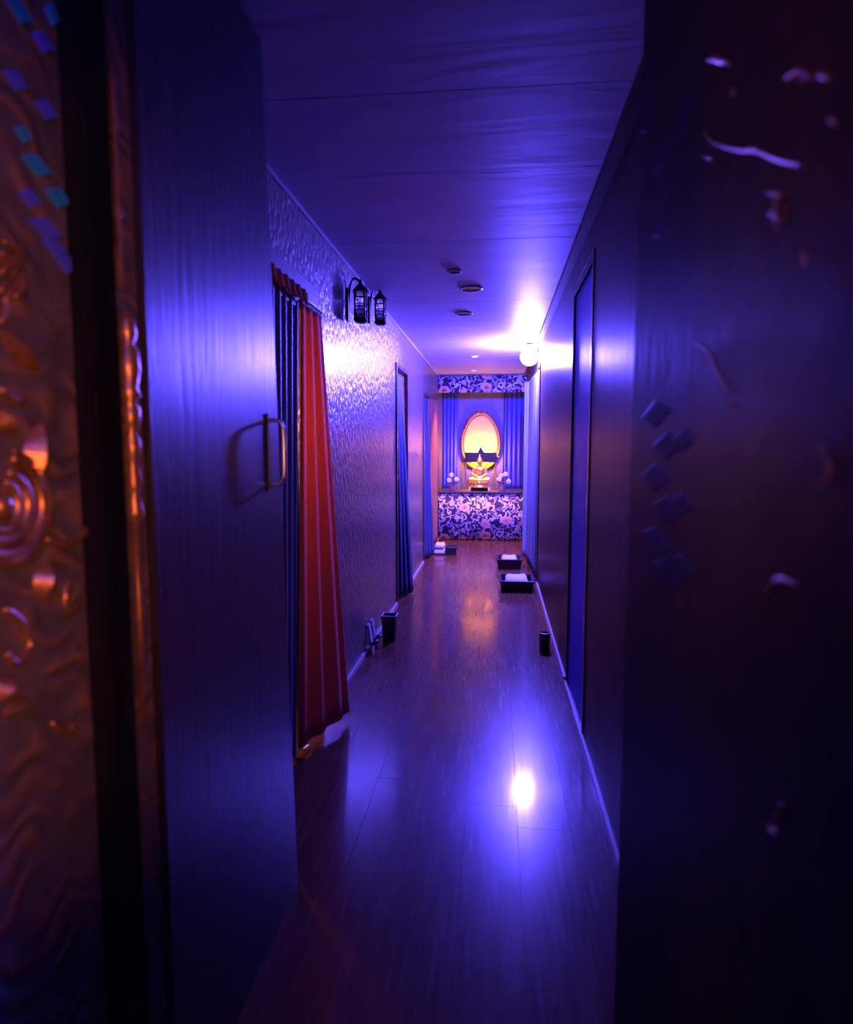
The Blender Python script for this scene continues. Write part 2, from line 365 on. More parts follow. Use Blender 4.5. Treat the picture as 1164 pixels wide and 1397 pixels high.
# carved gilt screen on the left of the entrance
scr = thing('carved_screen', (XP - .02, .6, 0), 'dark carved entrance screen with gilt scrolls, mirror diamonds and a black post', 'screen')
boxes('panel', [(XP - .05, XP - .02, .15, 1.00, 0, H - .005)], 'lit_lacquer', scr)
bm = B(); vs = []
for x in (XP - .05, XP + .012):
    for (y, z) in ((.968, 0), (1.045, 0), (1.045, H - .005), (.968, H - .005)): vs.append(bm.verts.new((x, y, z)))
for q in ((0, 1, 2, 3), (7, 6, 5, 4), (0, 4, 5, 1), (1, 5, 6, 2), (2, 6, 7, 3), (3, 7, 4, 0)): bm.faces.new([vs[i] for i in q])
bmesh.ops.bevel(bm, geom=list(bm.edges), offset=.005, segments=2, affect='EDGES')
obj('post', bm, 'black_lacquer', scr)
boxes('border_board', [(XP - .05, XP - .012, 1.05, 1.145, 0, H - .005)], 'lit_lacquer', scr)
XS = XP - .02
def PL(x, y, o=0): return on_x(x, y, XS + o)
def leaf_relief(parent, a, b, width, P, mat='gilt', thick=.022, nrm=Vector((1, 0, 0))):
    """teardrop leaf with a raised ridge from tip a to base b (world points)"""
    bm = B(); ax = b - a; L = ax.length; ax.normalize(); sd = ax.cross(nrm).normalized()
    n = 8; l, r, m = [], [], []
    for i in range(n + 1):
        t = i / n; w = width * .5 * math.sin(PI * min(1, t ** .75 * .93 + .02)) * (.55 + .6 * t)
        c = a + ax * (L * t) + sd * (math.sin(t * 3) * width * .12)
        l.append(bm.verts.new(c - sd * w)); r.append(bm.verts.new(c + sd * w)); m.append(bm.verts.new(c + nrm * thick * (.35 + .65 * math.sin(PI * min(1, t * .9 + .05)))))
    for i in range(n):
        bm.faces.new((l[i], l[i + 1], m[i + 1], m[i])); bm.faces.new((m[i], m[i + 1], r[i + 1], r[i])); bm.faces.new((l[i + 1], l[i], r[i], r[i + 1]))
    bm.faces.new((l[0], m[0], r[0])); bm.faces.new((r[n], m[n], l[n]))
    return obj('carved_leaf', bm, mat, parent, smooth=False)
def scroll(parent, pts, r, mat='gilt', name='carved_scroll'):
    p = smooth_pts(pts, 5); n = len(p); bm = B()
    tube(bm, p, r, 8, [.35 + .65 * math.sin(PI * (.08 + .84 * i / (n - 1))) ** .6 for i in range(n)])
    return obj(name, bm, mat, parent, smooth=True)
def arc_px(cx, cy, rx, ry, a0, a1, n=12):
    return [PL(cx + rx * math.cos(math.radians(a0 + (a1 - a0) * i / n)), cy + ry * math.sin(math.radians(a0 + (a1 - a0) * i / n)), .006) for i in range(n + 1)]
# rosette of concentric rings, spiral, leaves and beads
for rx, ry, w in ((24, 34, .008), (38, 48, .009), (57, 68, .010), (66, 78, .006)):
    scroll(scr, arc_px(0, 690, rx, ry, -75, 150, 14), w)
rc = PL(0, 690); bm = B(); ball(bm, rc + Vector((.004, 0, 0)), .016, .7, 1, 1, 12); obj('rosette_boss', bm, 'gilt', scr, smooth=True)
for a, b, w in (((50, 578), (44, 660), .040), ((0, 452), (46, 502), .030), ((60, 770), (52, 815), .030), ((-5, 560), (14, 590), .03),
                ((12, 925), (-6, 955), .03), ((32, 950), (4, 975), .016)):
    leaf_relief(scr, PL(*a), PL(*b), w, None)
for pts in (((0, 345), (18, 352), (34, 342)), ((2, 372), (16, 360), (33, 356)), ((0, 398), (14, 380), (30, 352)), ((6, 412), (20, 388), (34, 372)), ((20, 405), (30, 392), (34, 380)),
            ((4, 328), (20, 338), (34, 335)), ((0, 440), (8, 425), (10, 410))):
    scroll(scr, [PL(*p, .004) for p in pts], .0045, name='carved_feather')
for pts in (((62, 735), (85, 742), (100, 738), (118, 722), (124, 705)), ((5, 830), (30, 850), (40, 880), (22, 905), (8, 890)), ((95, 790), (88, 812), (92, 832), (104, 826)),
            ((70, 985), (92, 1000), (100, 985)), ((0, 530), (20, 545), (34, 540))):
    scroll(scr, [PL(*p, .004) for p in pts], .0065)
# mirror diamonds, blue lamp reflections put into their colour
def diamond(parent, c, hy, hz, ydir, nrm, mat, thick=.005):
    bm = B(); up = Vector((0, 0, 1)); q = [c + ydir * hy, c + up * hz, c - ydir * hy, c - up * hz]
    base = [bm.verts.new(p) for p in q]; top = [bm.verts.new(c + (p - c) * .8 + nrm * thick) for p in q]
    bm.faces.new(top); bm.faces.new(base[::-1])
    for i in range(4): bm.faces.new((base[i], base[(i + 1) % 4], top[(i + 1) % 4], top[i]))
    return obj('mirror_diamond', bm, mat, parent)
Yv = Vector((0, 1, 0)); Xv = Vector((1, 0, 0))
for x, y, hw, hh, m in ((26, 16, 16, 17, 'glint_teal'), (70, 20, 8, 16, 'glint_teal'), (58, 58, 13, 15, 'glint_blue'), (31, 183, 11, 12, 'glint_teal'), (50, 226, 20, 15, 'glint_teal'), (40, 271, 14, 14, 'glint_blue'),
                        (79, 270, 18, 14, 'glint_teal'), (62, 312, 24, 15, 'glint_blue'), (74, 338, 16, 14, 'glint_blue'), (90, 360, 14, 14, 'glint_blue'), (20, 110, 14, 14, 'glint_blue'), (62, 150, 14, 14, 'glint_blue')):
    c = PL(x, y); hy_ = (PL(x + hw, y) - c).length; hz_ = (PL(x, y + hh) - c).length
    diamond(scr, c, hy_, hz_, Yv, Xv, m)
# gilt carved segments on the border board
XB = XP - .012
def PB(x, y, o=0): return on_x(x, y, XB + o)
bz = lambda y: PB(178, y).z
by_ = PB(177, 560).y
bm = B(); pr = [(.004, 425), (.013, 440), (.017, 458), (.010, 470), (.019, 480), (.021, 505), (.014, 530), (.021, 540), (.010, 548), (.018, 560), (.016, 580), (.009, 590), (.016, 604), (.014, 622), (.008, 632), (.015, 650), (.012, 668), (.009, 675), (.015, 695), (.017, 706), (.007, 715), (.006, 800), (.010, 830), (.006, 860), (.006, 1000)]
lathe(bm, [(r_, bz(y_)) for r_, y_ in pr][::-1], XB + .002, by_, 0, 16, .9, 1); obj('carved_baluster', bm, 'gilt', scr, smooth=True)
bm = B(); pr = [(.003, 115), (.006, 140), (.005, 175), (.008, 190), (.003, 205), (.003, 290), (.009, 302), (.003, 312), (.004, 400)]
lathe(bm, [(r_, bz(y_)) for r_, y_ in pr][::-1], XB + .002, by_ - .012, 0, 12); obj('carved_baluster', bm, 'dull_gilt', scr, smooth=True)
# right entrance leaf with carving
RA, RB = Vector((.278, 1.42, 0)), Vector((.266, .15, 0))
rd = (RB - RA).normalized(); rn = Vector((rd.y, -rd.x, 0)).normalized()
if rn.x > 0: rn = -rn
rl = thing('door_2', ((RA.x + RB.x) / 2 + .03, .78, 0), 'dark carved entrance door leaf with thin gilt scrolls and faint blue diamonds', 'door', kind='structure')
bm = B(); vs = []
for off in (0, .045):
    for p, z in ((RA, 0), (RB, 0), (RB, H - .005), (RA, H - .005)): vs.append(bm.verts.new((p.x - rn.x * off, p.y - rn.y * off, z)))
for q in ((0, 1, 2, 3), (7, 6, 5, 4), (0, 4, 5, 1), (1, 5, 6, 2), (2, 6, 7, 3), (3, 7, 4, 0)): bm.faces.new([vs[i] for i in q])
bmesh.ops.bevel(bm, geom=list(bm.edges), offset=.004, segments=2, affect='EDGES')
obj('leaf', bm, 'shaded_lacquer', rl)
def PR(x, y, o=0): return on_plane(x, y, RA + rn * o, rn)
for pts, r in ((((962, 180), (975, 194), (1010, 205), (1030, 203), (1056, 216), (1096, 226)), .0035), (((950, 469), (966, 479), (976, 500), (986, 518), (994, 530)), .0032),
            (((1070, 262), (1058, 284), (1060, 318)), .003), (((1050, 290), (1066, 300), (1075, 280)), .003), (((1096, 340), (1098, 362)), .003), (((966, 82), (980, 78), (996, 88)), .004),
            (((1072, 106), (1092, 96), (1108, 108)), .004), (((1000, 120), (1000, 132)), .003), (((1130, 160), (1140, 170)), .003), (((960, 212), (974, 218)), .003), (((1040, 820), (1060, 790), (1090, 800)), .003),
            (((1050, 1130), (1062, 1112), (1066, 1095)), .0035), (((1120, 610), (1132, 640), (1120, 670)), .003)):
    scroll(rl, [PR(*p, .002) for p in pts], r * .6, 'gilt')
for a, b, w in (((992, 528), (1008, 534), .008), ((994, 550), (1008, 557), .009), ((1112, 96), (1134, 106), .012), ((1046, 262), (1072, 264), .010), ((1050, 1128), (1062, 1136), .008), ((1082, 100), (1098, 110), .008), ((966, 80), (994, 86), .008)):
    leaf_relief(rl, PR(*a), PR(*b), w * .7, None, 'gilt', thick=.004, nrm=rn)
for x, y, hw, hh in [(883, 160, 9, 20), (932, 165, 18, 20), (902, 305, 14, 18), (905, 212, 16, 16)] + [(900 + (10 if k % 2 else -6), 565 + k * 43, 24, 20) for k in range(6)] + [(932, 600 + k * 86, 20, 18) for k in range(3)]:
    c = PR(x, y); diamond(rl, c, (PR(x + hw, y) - c).length, (PR(x, y + hh) - c).length, rd, rn, 'glint_dim', .0012)
# recessed navy door in the right wall
dn = thing('door_3', (XR + .07, 3.56, 0), 'recessed dark blue door leaf in the panelled wall', 'door', kind='structure')
boxes('leaf', [(XR + .008, XR + .05, 3.203, 3.927, .01, 2.267)], 'blue_satin', dn, .003)
boxes('edge_strip', [(XR + .001, XR + .0079, 3.235, 3.250, .02, 2.25)], 'steel', dn, .002)
boxes('sill', [(XR + .0, XR + .0075, 3.205, 3.925, 0, .02)], 'frame_wood', dn)

# ------------------------------------------------------------------ curtains
def curtain(name, P0, P1, Q0, Q1, folds, amp, mat, label, parent=None, group=None, nv=28, flare=1.0, part=None, jitter=.3, hem=None):
    """P0,P1 = top ends, Q0,Q1 = bottom ends; pleated sheet with thickness"""
    P0, P1, Q0, Q1 = map(Vector, (P0, P1, Q0, Q1)); nu = folds * 10
    bm = B(); g = []; ph = [random.uniform(-jitter, jitter) for _ in range(folds + 2)]
    for j in range(nv + 1):
        t = j / nv; row = []
        A = P0.lerp(Q0, t ** 1.3); Bp = P1.lerp(Q1, t ** 1.3); d = (Bp - A); n = Vector((d.y, -d.x, 0)).normalized()
        for i in range(nu + 1):
            s = i / nu; k = s * folds; a = amp * (.75 + .35 * t * flare) * (1 + ph[int(k)] * .5)
            w = math.sin(2 * PI * k + ph[int(k)] * math.sin(t * 2) * 1.5)
            row.append(bm.verts.new(A.lerp(Bp, s) + n * (a * w) + Vector((0, 0, 0))))
        g.append(row)
    for j in range(nv):
        for i in range(nu): bm.faces.new((g[j][i], g[j][i + 1], g[j + 1][i + 1], g[j + 1][i]))
    if parent is None:
        t = thing(name, ((P0 + P1) / 2 * 1.0).to_tuple()[:2] + (0,), label, 'curtain', group)
    else: t = parent
    o = obj(part or 'cloth', bm, mat, t, smooth=True)
    sm = o.modifiers.new('thickness', 'SOLIDIFY'); sm.thickness = .004
    return t
c1 = curtain('door_curtain', (-.872, 2.925, 2.06), (-.868, 3.245, 2.06), (-.885, 2.80, .055), (-.752, 3.265, .045), 3, .008, 'orange_cloth', 'long translucent orange curtain flaring onto the floor in the first doorway')
boxes('curtain_heading', [(-.872, -.862, 2.925, 3.245, 2.055, 2.072)], 'red_cloth', c1)
c2 = curtain('door_curtain', (-.870, 2.27, 2.055), (-.884, 2.94, 2.055), (-.874, 2.27, .03), (-.908, 2.83, .03), 8, .013, 'navy_cloth', 'dark navy pleated curtain hanging beside the orange one')
sw = curtain('curtain_swag', (-.848, 2.30, 2.105), (-.848, 2.95, 2.105), (-.842, 2.30, 2.045), (-.842, 2.95, 2.050), 8, .008, 'orange_cloth', 'gathered orange swag across the top of the first doorway', nv=6)
rod = thing('curtain_rod', (-.868, 2.75, 2.085), 'thin dark rod carrying the curtains of the first doorway', 'curtain rod')
bm = B(); tube(bm, [(-.866, 2.20, 2.085), (-.866, 3.27, 2.085)], .007, 10); obj('pole', bm, 'black_iron', rod, smooth=True)
for y in (2.20, 3.27):
    bm = B(); tube(bm, [(XL, y, 2.085), (-.866, y, 2.085)], .006, 8); obj('bracket', bm, 'black_iron', rod)
for y in (2.40, 2.62, 2.80):
    bm = B(); tube(bm, [(-.866 + .012 * math.cos(a), y, 2.078 + .018 * math.sin(a)) for a in [k * PI / 6 for k in range(13)]], .0025, 6); obj('ring', bm, 'steel', rod, smooth=True)
curtain('door_curtain', (-.925, 5.86, 2.10), (-.915, 6.36, 2.10), (-.925, 5.92, .02), (-.800, 6.30, .02), 4, .018, 'dark_navy_cloth', 'navy curtain in the middle doorway of the wallpapered wall')
curtain('door_curtain', (-.92, 6.38, 2.10), (-.915, 6.47, 2.10), (-.92, 6.38, .06), (-.86, 6.46, .06), 2, .010, 'orange_cloth', 'narrow peach strip for the warm-lit jamb beside the navy middle curtain')  # warm light on the jamb put into an orange cloth strip
curtain('door_curtain', (-.92, 8.03, 2.04), (-.91, 8.62, 2.04), (-.92, 8.05, .03), (-.80, 8.5, .03), 4, .018, 'dark_navy_cloth', 'blue curtain in the doorway next to the altar niche')
curtain('door_curtain', (-.90, 8.66, 2.04), (-.87, 9.6, 2.10), (-.90, 8.70, .05), (-.86, 9.6, .05), 4, .012, 'orange_cloth', 'pale orange cloth coloured as the warm-lit wall next to the altar niche')  # warm altar light on the wall put into the cloth colour
curtain('door_curtain', (.43, 6.95, 2.22), (.395, 8.18, 2.22), (.43, 6.95, .03), (.385, 8.18, .03), 7, .016, 'dark_navy_cloth', 'navy curtain hanging under the bright blue bulb')
curtain('door_curtain', (.41, 8.24, 2.22), (.335, 8.34, 2.22), (.41, 8.24, .04), (.335, 8.34, .04), 3, .010, 'grey_blue_cloth', 'pale satin curtain edge catching the blue bulb')

# ------------------------------------------------------------------ lamps
def bulb_lamp(name, loc, label, mat, r, stem, down=True, cat='lamp'):
    x, y, z = loc; t = thing(name, (x, y, z), label, cat)
    top = min(H, z + r + stem)
    bm = B(); lathe(bm, [(.045, 0), (.045, .012), (.03, .02)][::-1] if False else [(.03, top - .022), (.045, top - .012), (.045, top)], x, y, 0); obj('ceiling_rose', bm, 'black_plastic', t, smooth=False)
    bm = B(); lathe(bm, [(.022, z + r * .8), (.022, top - .02)], x, y, 0, 16); obj('socket', bm, 'black_plastic', t)
    bm = B(); lathe(bm, [(r * math.sin(a), z - r * math.cos(a)) for a in [PI * (k + .3) / 16 for k in range(15)]], x, y, 0, 24); obj('bulb', bm, mat, t, smooth=True)
    return t
bulb_lamp('ceiling_bulb', (.325, 7.02, 2.35), 'glaring blue violet bulb under the ceiling above the navy curtain', 'glow_blue', .09, .04)
bulb_lamp('ceiling_bulb', (.18, -.65, 2.36), 'unseen blue fill bulb added on the ceiling of the entrance', 'glow_fill', .05, .06)  # added to lift the near ceiling and carved screen with blue
bulb_lamp('ceiling_bulb', (-1.42, 2.95, 1.60), 'warm bulb in the room behind the orange curtain', 'glow_room', .06, .83)
# unseen sconces added to warm the carved screen and the carved door
def spot(name, parent, loc, target, energy, color, angle, blend, radius):
    ld = bpy.data.lights.new(name, 'SPOT'); ld.energy = energy; ld.color = color; ld.spot_size = math.radians(angle); ld.spot_blend = blend; ld.shadow_soft_size = radius
    o = bpy.data.objects.new(name, ld); COL.objects.link(o); o.parent = parent; o.location = Vector(loc) - world_loc(parent)
    o.rotation_euler = (Vector(target) - Vector(loc)).to_track_quat('-Z', 'Y').to_euler()
def sconce(x, s_, y, z, label, target, energy, angle):
    t = thing('added_sconce', (x, y, z), label, 'wall lamp')
    xx = sorted((x, x + s_ * .02)); boxes('back_plate', [(xx[0], xx[1], y - .04, y + .04, z - .07, z + .11)], 'black_iron', t, .004)
    bm = B(); lathe(bm, [(.03, 0), (.045, .05), (.05, .12), (.04, .15)], x + s_ * .08, y - .04, z - .03, 20); obj('shade', bm, 'black_iron', t, smooth=True)
    bm = B(); tube(bm, [(x + s_ * .01, y, z - .04), (x + s_ * .08, y, z - .04)], .008); obj('arm', bm, 'black_iron', t)
    spot('sconce_light', t, (x + s_ * .08, y + .05, z + .05), target, energy, (1, .30, .10), angle, .9, .04)
sconce(XR, -1, -.45, 1.35, 'small unseen amber sconce added on the panelled side to warm the screen', (-.64, .95, 1.38), E_ENTRY_WARM, 50)
sconce(XL, 1, -.45, 1.55, 'small unseen amber sconce added on the wallpapered side to warm the carved door', (.27, .95, 1.75), E_ENTRY_WARM * .18, 50)
# unlit recessed downlights
for px_, py_, rr, lab in ((643, 393, .078, 'largest unlit recessed downlight in the blue ceiling'), (620, 369, .045, 'small unlit downlight beside the largest one in the ceiling'), (633, 427, .070, 'unlit recessed downlight just past the largest one'),
                     (648, 486, .05, 'lit warm downlight level with the blue bulb'), (647, 505, .05, 'lit warm downlight in front of the floral valance')):
    c = on_z(px_, py_, H); t = thing('recessed_downlight', (c.x, c.y, H), lab, 'downlight')
    bm = B(); lathe(bm, [(rr * .78, -.002), (rr * .80, -.010), (rr, -.008), (rr, 0)], c.x, c.y, H, 28, cap=False); obj('rim', bm, 'grey_plastic' if py_ < 450 else 'pale_plastic', t, smooth=True)
    bm = B(); lathe(bm, [(rr * .30, -.001), (rr * .79, -.004)], c.x, c.y, H, 24); obj('well', bm, 'black_plastic' if py_ < 450 else 'glow_spot', t)
    if py_ > 450: spot('downlight_beam', t, (c.x, c.y, H - .02), (c.x, c.y + .25, 0), E_DOWN * (1 if py_ > 500 else .35), (1, .42, .16), 95, .7, .03)
# wall lanterns
def lantern(cx_px, cy_px, prot, h, w, label):
    c = on_x(cx_px, cy_px, XL + prot); x, y, z = c; t = thing('wall_lantern', (XL, y, z), label, 'wall lantern', 'unlit lanterns on the wallpapered wall')
    boxes('back_plate', [(XL, XL + .012, y - .03, y + .03, z - h * .45, z + h * .35)], 'black_iron', t, .003)
    bm = B(); tube(bm, smooth_pts([(XL + .006, y, z - h * .05), (XL + .02, y, z + h * .42), (XL + prot * .55, y, z + h * .60), (x, y, z + h * .5)], 6), .007); obj('bracket', bm, 'black_iron', t, smooth=True)
    bm = B(); lathe(bm, [(w * .56, h * .26), (w * .50, h * .31), (w * .18, h * .44), (w * .1, h * .5)], x, y, z, 16); cp = obj('cap', bm, 'black_iron', t)
    bm = B(); ball(bm, (x, y, z + h * .53), w * .12, seg=10); obj('finial', bm, 'black_iron', cp, smooth=True)
    bm = B(); lathe(bm, [(w * .3, -h * .5), (w * .46, -h * .44), (w * .46, -h * .38)], x, y, z, 16); obj('base', bm, 'black_iron', t)
    bm = B(); lathe(bm, [(w * .34, -h * .38), (w * .36, h * .26)], x, y, z, 16); obj('glass_cylinder', bm, 'glass', t, smooth=True)
    for k in range(4):
        a = PI / 4 + k * PI / 2; bm = B(); q = Vector((w * .45 * math.cos(a), w * .45 * math.sin(a), 0))
        tube(bm, [c + q + Vector((0, 0, -h * .4)), c + q + Vector((0, 0, h * .28))], .006, 6); obj('cage_bar', bm, 'black_iron', t)
    for k in range(3):
        bm = B(); zz = z - h * .2 + k * h * .16; tube(bm, [(x + w * .45 * math.cos(a), y + w * .45 * math.sin(a), zz) for a in [2 * PI * q / 16 for q in range(17)]], .003, 5); obj('cage_ring', bm, 'black_iron', t)
lantern(492, 413, .08, .235, .09, 'unlit black caged lantern on the wallpaper, nearer the orange curtain')
lantern(519, 421, .08, .225, .09, 'unlit black caged lantern on the wallpaper, nearer the navy middle curtain')

# ------------------------------------------------------------------ altar niche
YA = 10.05; ZT = .745
al = thing('altar_table', (-.23, YA, 0), 'altar table fronted with purple and white floral cloth', 'altar table')
bm = B(); nx = 60; g = []
for j in (0, 1):
    row = []
    for i in range(nx + 1):
        x = XL + .006 + (XR - XL - .012) * i / nx; row.append(bm.verts.new((x, YA + .006 * math.sin(i * .9) * (1 - j * .8) - .002, (.012 if j == 0 else ZT - .03))))
    g.append(row)
for i in range(nx): bm.faces.new((g[0][i], g[0][i + 1], g[1][i + 1], g[1][i]))
fc = obj('front_cloth', bm, 'floral_print', al, smooth=True); m_ = fc.modifiers.new('thickness', 'SOLIDIFY'); m_.thickness = .006; m_.offset = 1
boxes('table_top', [(XL + .004, XR - .004, YA - .02, YE - .15, ZT - .03, ZT)], 'frame_wood', al, .004)
for x in (XL + .06, XR - .06):
    for y in (YA + .06, YE - .22): boxes('leg', [(x - .03, x + .03, y - .03, y + .03, 0, ZT - .03)], 'dark_wood', al)
va = thing('valance', (-.23, YA, 2.24), 'floral valance hung across the top of the altar niche', 'valance')
bm = B(); g = []
for j in (0, 1):
    g.append([bm.verts.new((XL + .003 + (XR - XL - .006) * i / nx, YA - .005 + .007 * math.sin(i * .8) * (1 - j), 2.235 + (H - 2.24) * j)) for i in range(nx + 1)])
for i in range(nx): bm.faces.new((g[0][i], g[0][i + 1], g[1][i + 1], g[1][i]))
o = obj('cloth', bm, 'floral_print', va, smooth=True); m_ = o.modifiers.new('thickness', 'SOLIDIFY'); m_.thickness = .006
boxes('pelmet_board', [(XL + .003, XR - .003, YA + .012, YA + .03, 2.25, H - .001)], 'dark_wood', va)
tag(boxes('backdrop_board', [(-.665, .105, 10.93, 10.95, ZT, 2.36)], 'backdrop_board', None, .003), 'pale violet backdrop board behind the golden statue', 'board')
struct('wall_niche', [(XL, XR, 10.955, 11.0, ZT, H)], 'dark_paint', 'dark back wall of the altar niche', 'wall')
curtain('niche_curtain', (XL + .01, 10.86, H - .02), (-.635, 10.90, H - .02), (XL + .01, 10.86, ZT + .005), (-.645, 10.90, ZT + .005), 4, .007, 'blue_cloth', 'deep blue drape in the altar niche beside the pink potted flowers')
curtain('niche_curtain', (.125, 10.90, H - .02), (XR - .01, 10.86, H - .02), (.125, 10.90, ZT + .005), (XR - .01, 10.86, ZT + .005), 4, .007, 'blue_cloth', 'deep blue drape in the altar niche beside the spread white flowers')
# aureole
ac = on_y(656, 602, 10.91); ac = Vector((ac.x, 10.91, ac.z))
au = thing('aureole', (ac.x, 10.925, 1.02), 'oval golden halo plaque glowing behind the statue', 'halo plaque')
RX, RZ = .315, .47
def oval(s, k): a = 2 * PI * k / 48; return Vector((ac.x + RX * s * math.sin(a) * (1 - .10 * math.cos(a)), 0, ac.z + RZ * s * math.cos(a)))
bm = B(); f = [bm.verts.new(oval(1, k) + Vector((0, 10.908, 0))) for k in range(48)]; b_ = [bm.verts.new(oval(1, k) + Vector((0, 10.929, 0))) for k in range(48)]
bm.faces.new(f); bm.faces.new(b_[::-1])
for k in range(48): bm.faces.new((f[k], f[(k + 1) % 48], b_[(k + 1) % 48], b_[k]))
obj('plate', bm, 'aureole_paint', au)
for s, r in ((.99, .014), (.88, .007)):
    bm = B(); tube(bm, [oval(s, k % 48) + Vector((0, 10.905, 0)) for k in range(49)], r, 8); obj('ring', bm, 'gilt', au, smooth=True)
for k in range(0, 48, 2):
    p = oval(1.0, k) + Vector((0, 10.915, 0)); q = oval(1.07, k + .5) + Vector((0, 10.915, 0))
    leaf_relief(au, q, p, .05, None, 'gilt', .012, Vector((0, -1, 0))).name = 'flame_leaf'
# throne backboard, dark with small peak, on two posts
tb = thing('throne_back', (-.253, 10.56, ZT), 'dark throne backboard with a small gable behind the statue', 'backboard')
p0 = on_y(634, 617, 10.56); p1 = on_y(678, 631, 10.56); pk = on_y(656, 609, 10.56); pc = (p0.x + p1.x) / 2
bm = B(); prof = [(p0.x, p1.z), (p1.x, p1.z), (p1.x, p0.z), (pc + .05, p0.z), (pc, pk.z), (pc - .05, p0.z), (p0.x, p0.z)]
f = [bm.verts.new((x, 10.55, z)) for x, z in prof]; b_ = [bm.verts.new((x, 10.575, z)) for x, z in prof]
bm.faces.new(f); bm.faces.new(b_[::-1])
for k in range(7): bm.faces.new((f[k], f[(k + 1) % 7], b_[(k + 1) % 7], b_[k]))
obj('board', bm, 'dark_wood', tb)
for x in (p0.x + .015, p1.x - .015): boxes('post', [(x - .014, x + .014, 10.552, 10.573, ZT, p1.z)], 'gilt', tb)
# lamp on the table behind the statue
lp = thing('altar_lamp', (-.253, 10.76, ZT), 'small warm lamp hidden behind the throne backboard', 'lamp')
bm = B(); lathe(bm, [(.06, 0), (.06, .02), (.018, .04), (.015, .45), (.03, .475)], -.253, 10.76, ZT, 16); obj('stand', bm, 'black_iron', lp)
bm = B(); ball(bm, (-.253, 10.76, ZT + .52), .05, seg=20); obj('bulb', bm, 'glow_altar', lp, smooth=True)
sp = thing('altar_spotlight', (-.25, 10.20, H), 'small warm spotlight behind the valance above the statue', 'spotlight')
bm = B(); lathe(bm, [(.04, -.10), (.05, -.08), (.05, 0)], -.25, 10.20, H, 20); obj('housing', bm, 'black_plastic', sp)
bm = B(); lathe(bm, [(.01, -.112), (.037, -.104)], -.25, 10.20, H, 20); obj('lens', bm, 'glow_spot', sp)
spot('spot_beam', sp, (-.25, 10.20, H - .125), (-.262, 10.30, ZT + .3), E_SPOT, (1, .50, .16), 24, .5, .02)

# ------------------------------------------------------------------ statue
SX, SY = -.262, 10.28
st = thing('buddha_statue', (SX, SY, ZT), 'golden seated meditating statue on a lotus pedestal, centre of altar', 'statue')
boxes('plinth', [(SX - .115, SX + .115, SY - .075, SY + .075, ZT, ZT + .042)], 'black_lacquer', st, .004)
for s in (-1, 1): boxes('plinth_end', [(SX + s * .130 - .0145, SX + s * .130 + .0145, SY - .075, SY + .075, ZT, ZT + .045)], 'pale_plastic', st, .004)
z0 = ZT + .043
bm = B(); lathe(bm, [(.128, 0), (.135, .012), (.118, .03), (.10, .04), (.118, .052), (.138, .068), (.13, .080), (.10, .082)], SX, SY, z0, 32, 1, .72); obj('lotus_base', bm, 'gold', st, smooth=True)
for k in range(18):
    a = 2 * PI * k / 18; c = Vector((SX + .122 * math.cos(a), SY + .122 * .72 * math.sin(a), z0 + .05)); tip = c + Vector((.026 * math.cos(a), .026 * .72 * math.sin(a), .034))
    leaf_relief(st, tip, c, .045, None, 'gold', .010, Vector((math.cos(a), math.sin(a), .25)).normalized()).name = 'lotus_petal'
zb = z0 + .080
def limb(bm, pts, rs, n=7):
    pts = [Vector(p) for p in pts]
    for (p, q, r0, r1) in zip(pts, pts[1:], rs, rs[1:]):
        for k in range(n + 1): ball(bm, p.lerp(q, k / n), r0 + (r1 - r0) * k / n, seg=10)
V = lambda x, y, z: Vector((SX + x, SY + y, zb + z))
bm = B()
ball(bm, V(0, .015, .045), .062, 1.15, .85, .8); ball(bm, V(0, .012, .105), .052, 1.1, .75, 1.1); ball(bm, V(0, .010, .165), .058, 1.25, .72, .85)
for s in (-1, 1):
    limb(bm, [V(.03 * s, .01, .035), V(.125 * s, -.035, .030)], [.042, .030]); limb(bm, [V(.125 * s, -.035, .028), V(-.03 * s, -.075, .022)], [.030, .018])
    limb(bm, [V(.066 * s, .008, .180), V(.098 * s, .0, .105)], [.026, .020]); limb(bm, [V(.098 * s, .0, .105), V(.03 * s, -.060, .062)], [.020, .014])
    limb(bm, [V(.03 * s, -.062, .060), V(-.015 * s, -.066, .056)], [.014, .010], 3)
    ball(bm, V(.034 * s, .012, .262), .012, .5, .8, 2.0)
limb(bm, [V(0, .010, .20), V(0, .006, .235)], [.024, .021], 4)
ball(bm, V(0, .004, .270), .036, .92, .98, 1.18); ball(bm, V(0, -.031, .266), .008, .7, .9, 1.3); ball(bm, V(0, -.026, .248), .009, 1.2, .7, .5)
ball(bm, V(0, .010, .296), .034, 1, 1, .8); ball(bm, V(0, .010, .325), .018, 1, 1, .9); limb(bm, [V(0, .010, .335), V(0, .010, .385)], [.012, .003], 6)
ob = obj('body', bm, 'gold', st, smooth=True)
rm = ob.modifiers.new('merge', 'REMESH'); rm.mode = 'VOXEL'; rm.voxel_size = .0045; rm.use_smooth_shade = True
bm = B(); tube(bm, smooth_pts([V(.062, -.004, .205), V(.03, -.043, .165), V(-.02, -.042, .110), V(-.055, -.02, .07)], 5), .010, 8); obj('robe_sash', bm, 'gold', st, smooth=True)

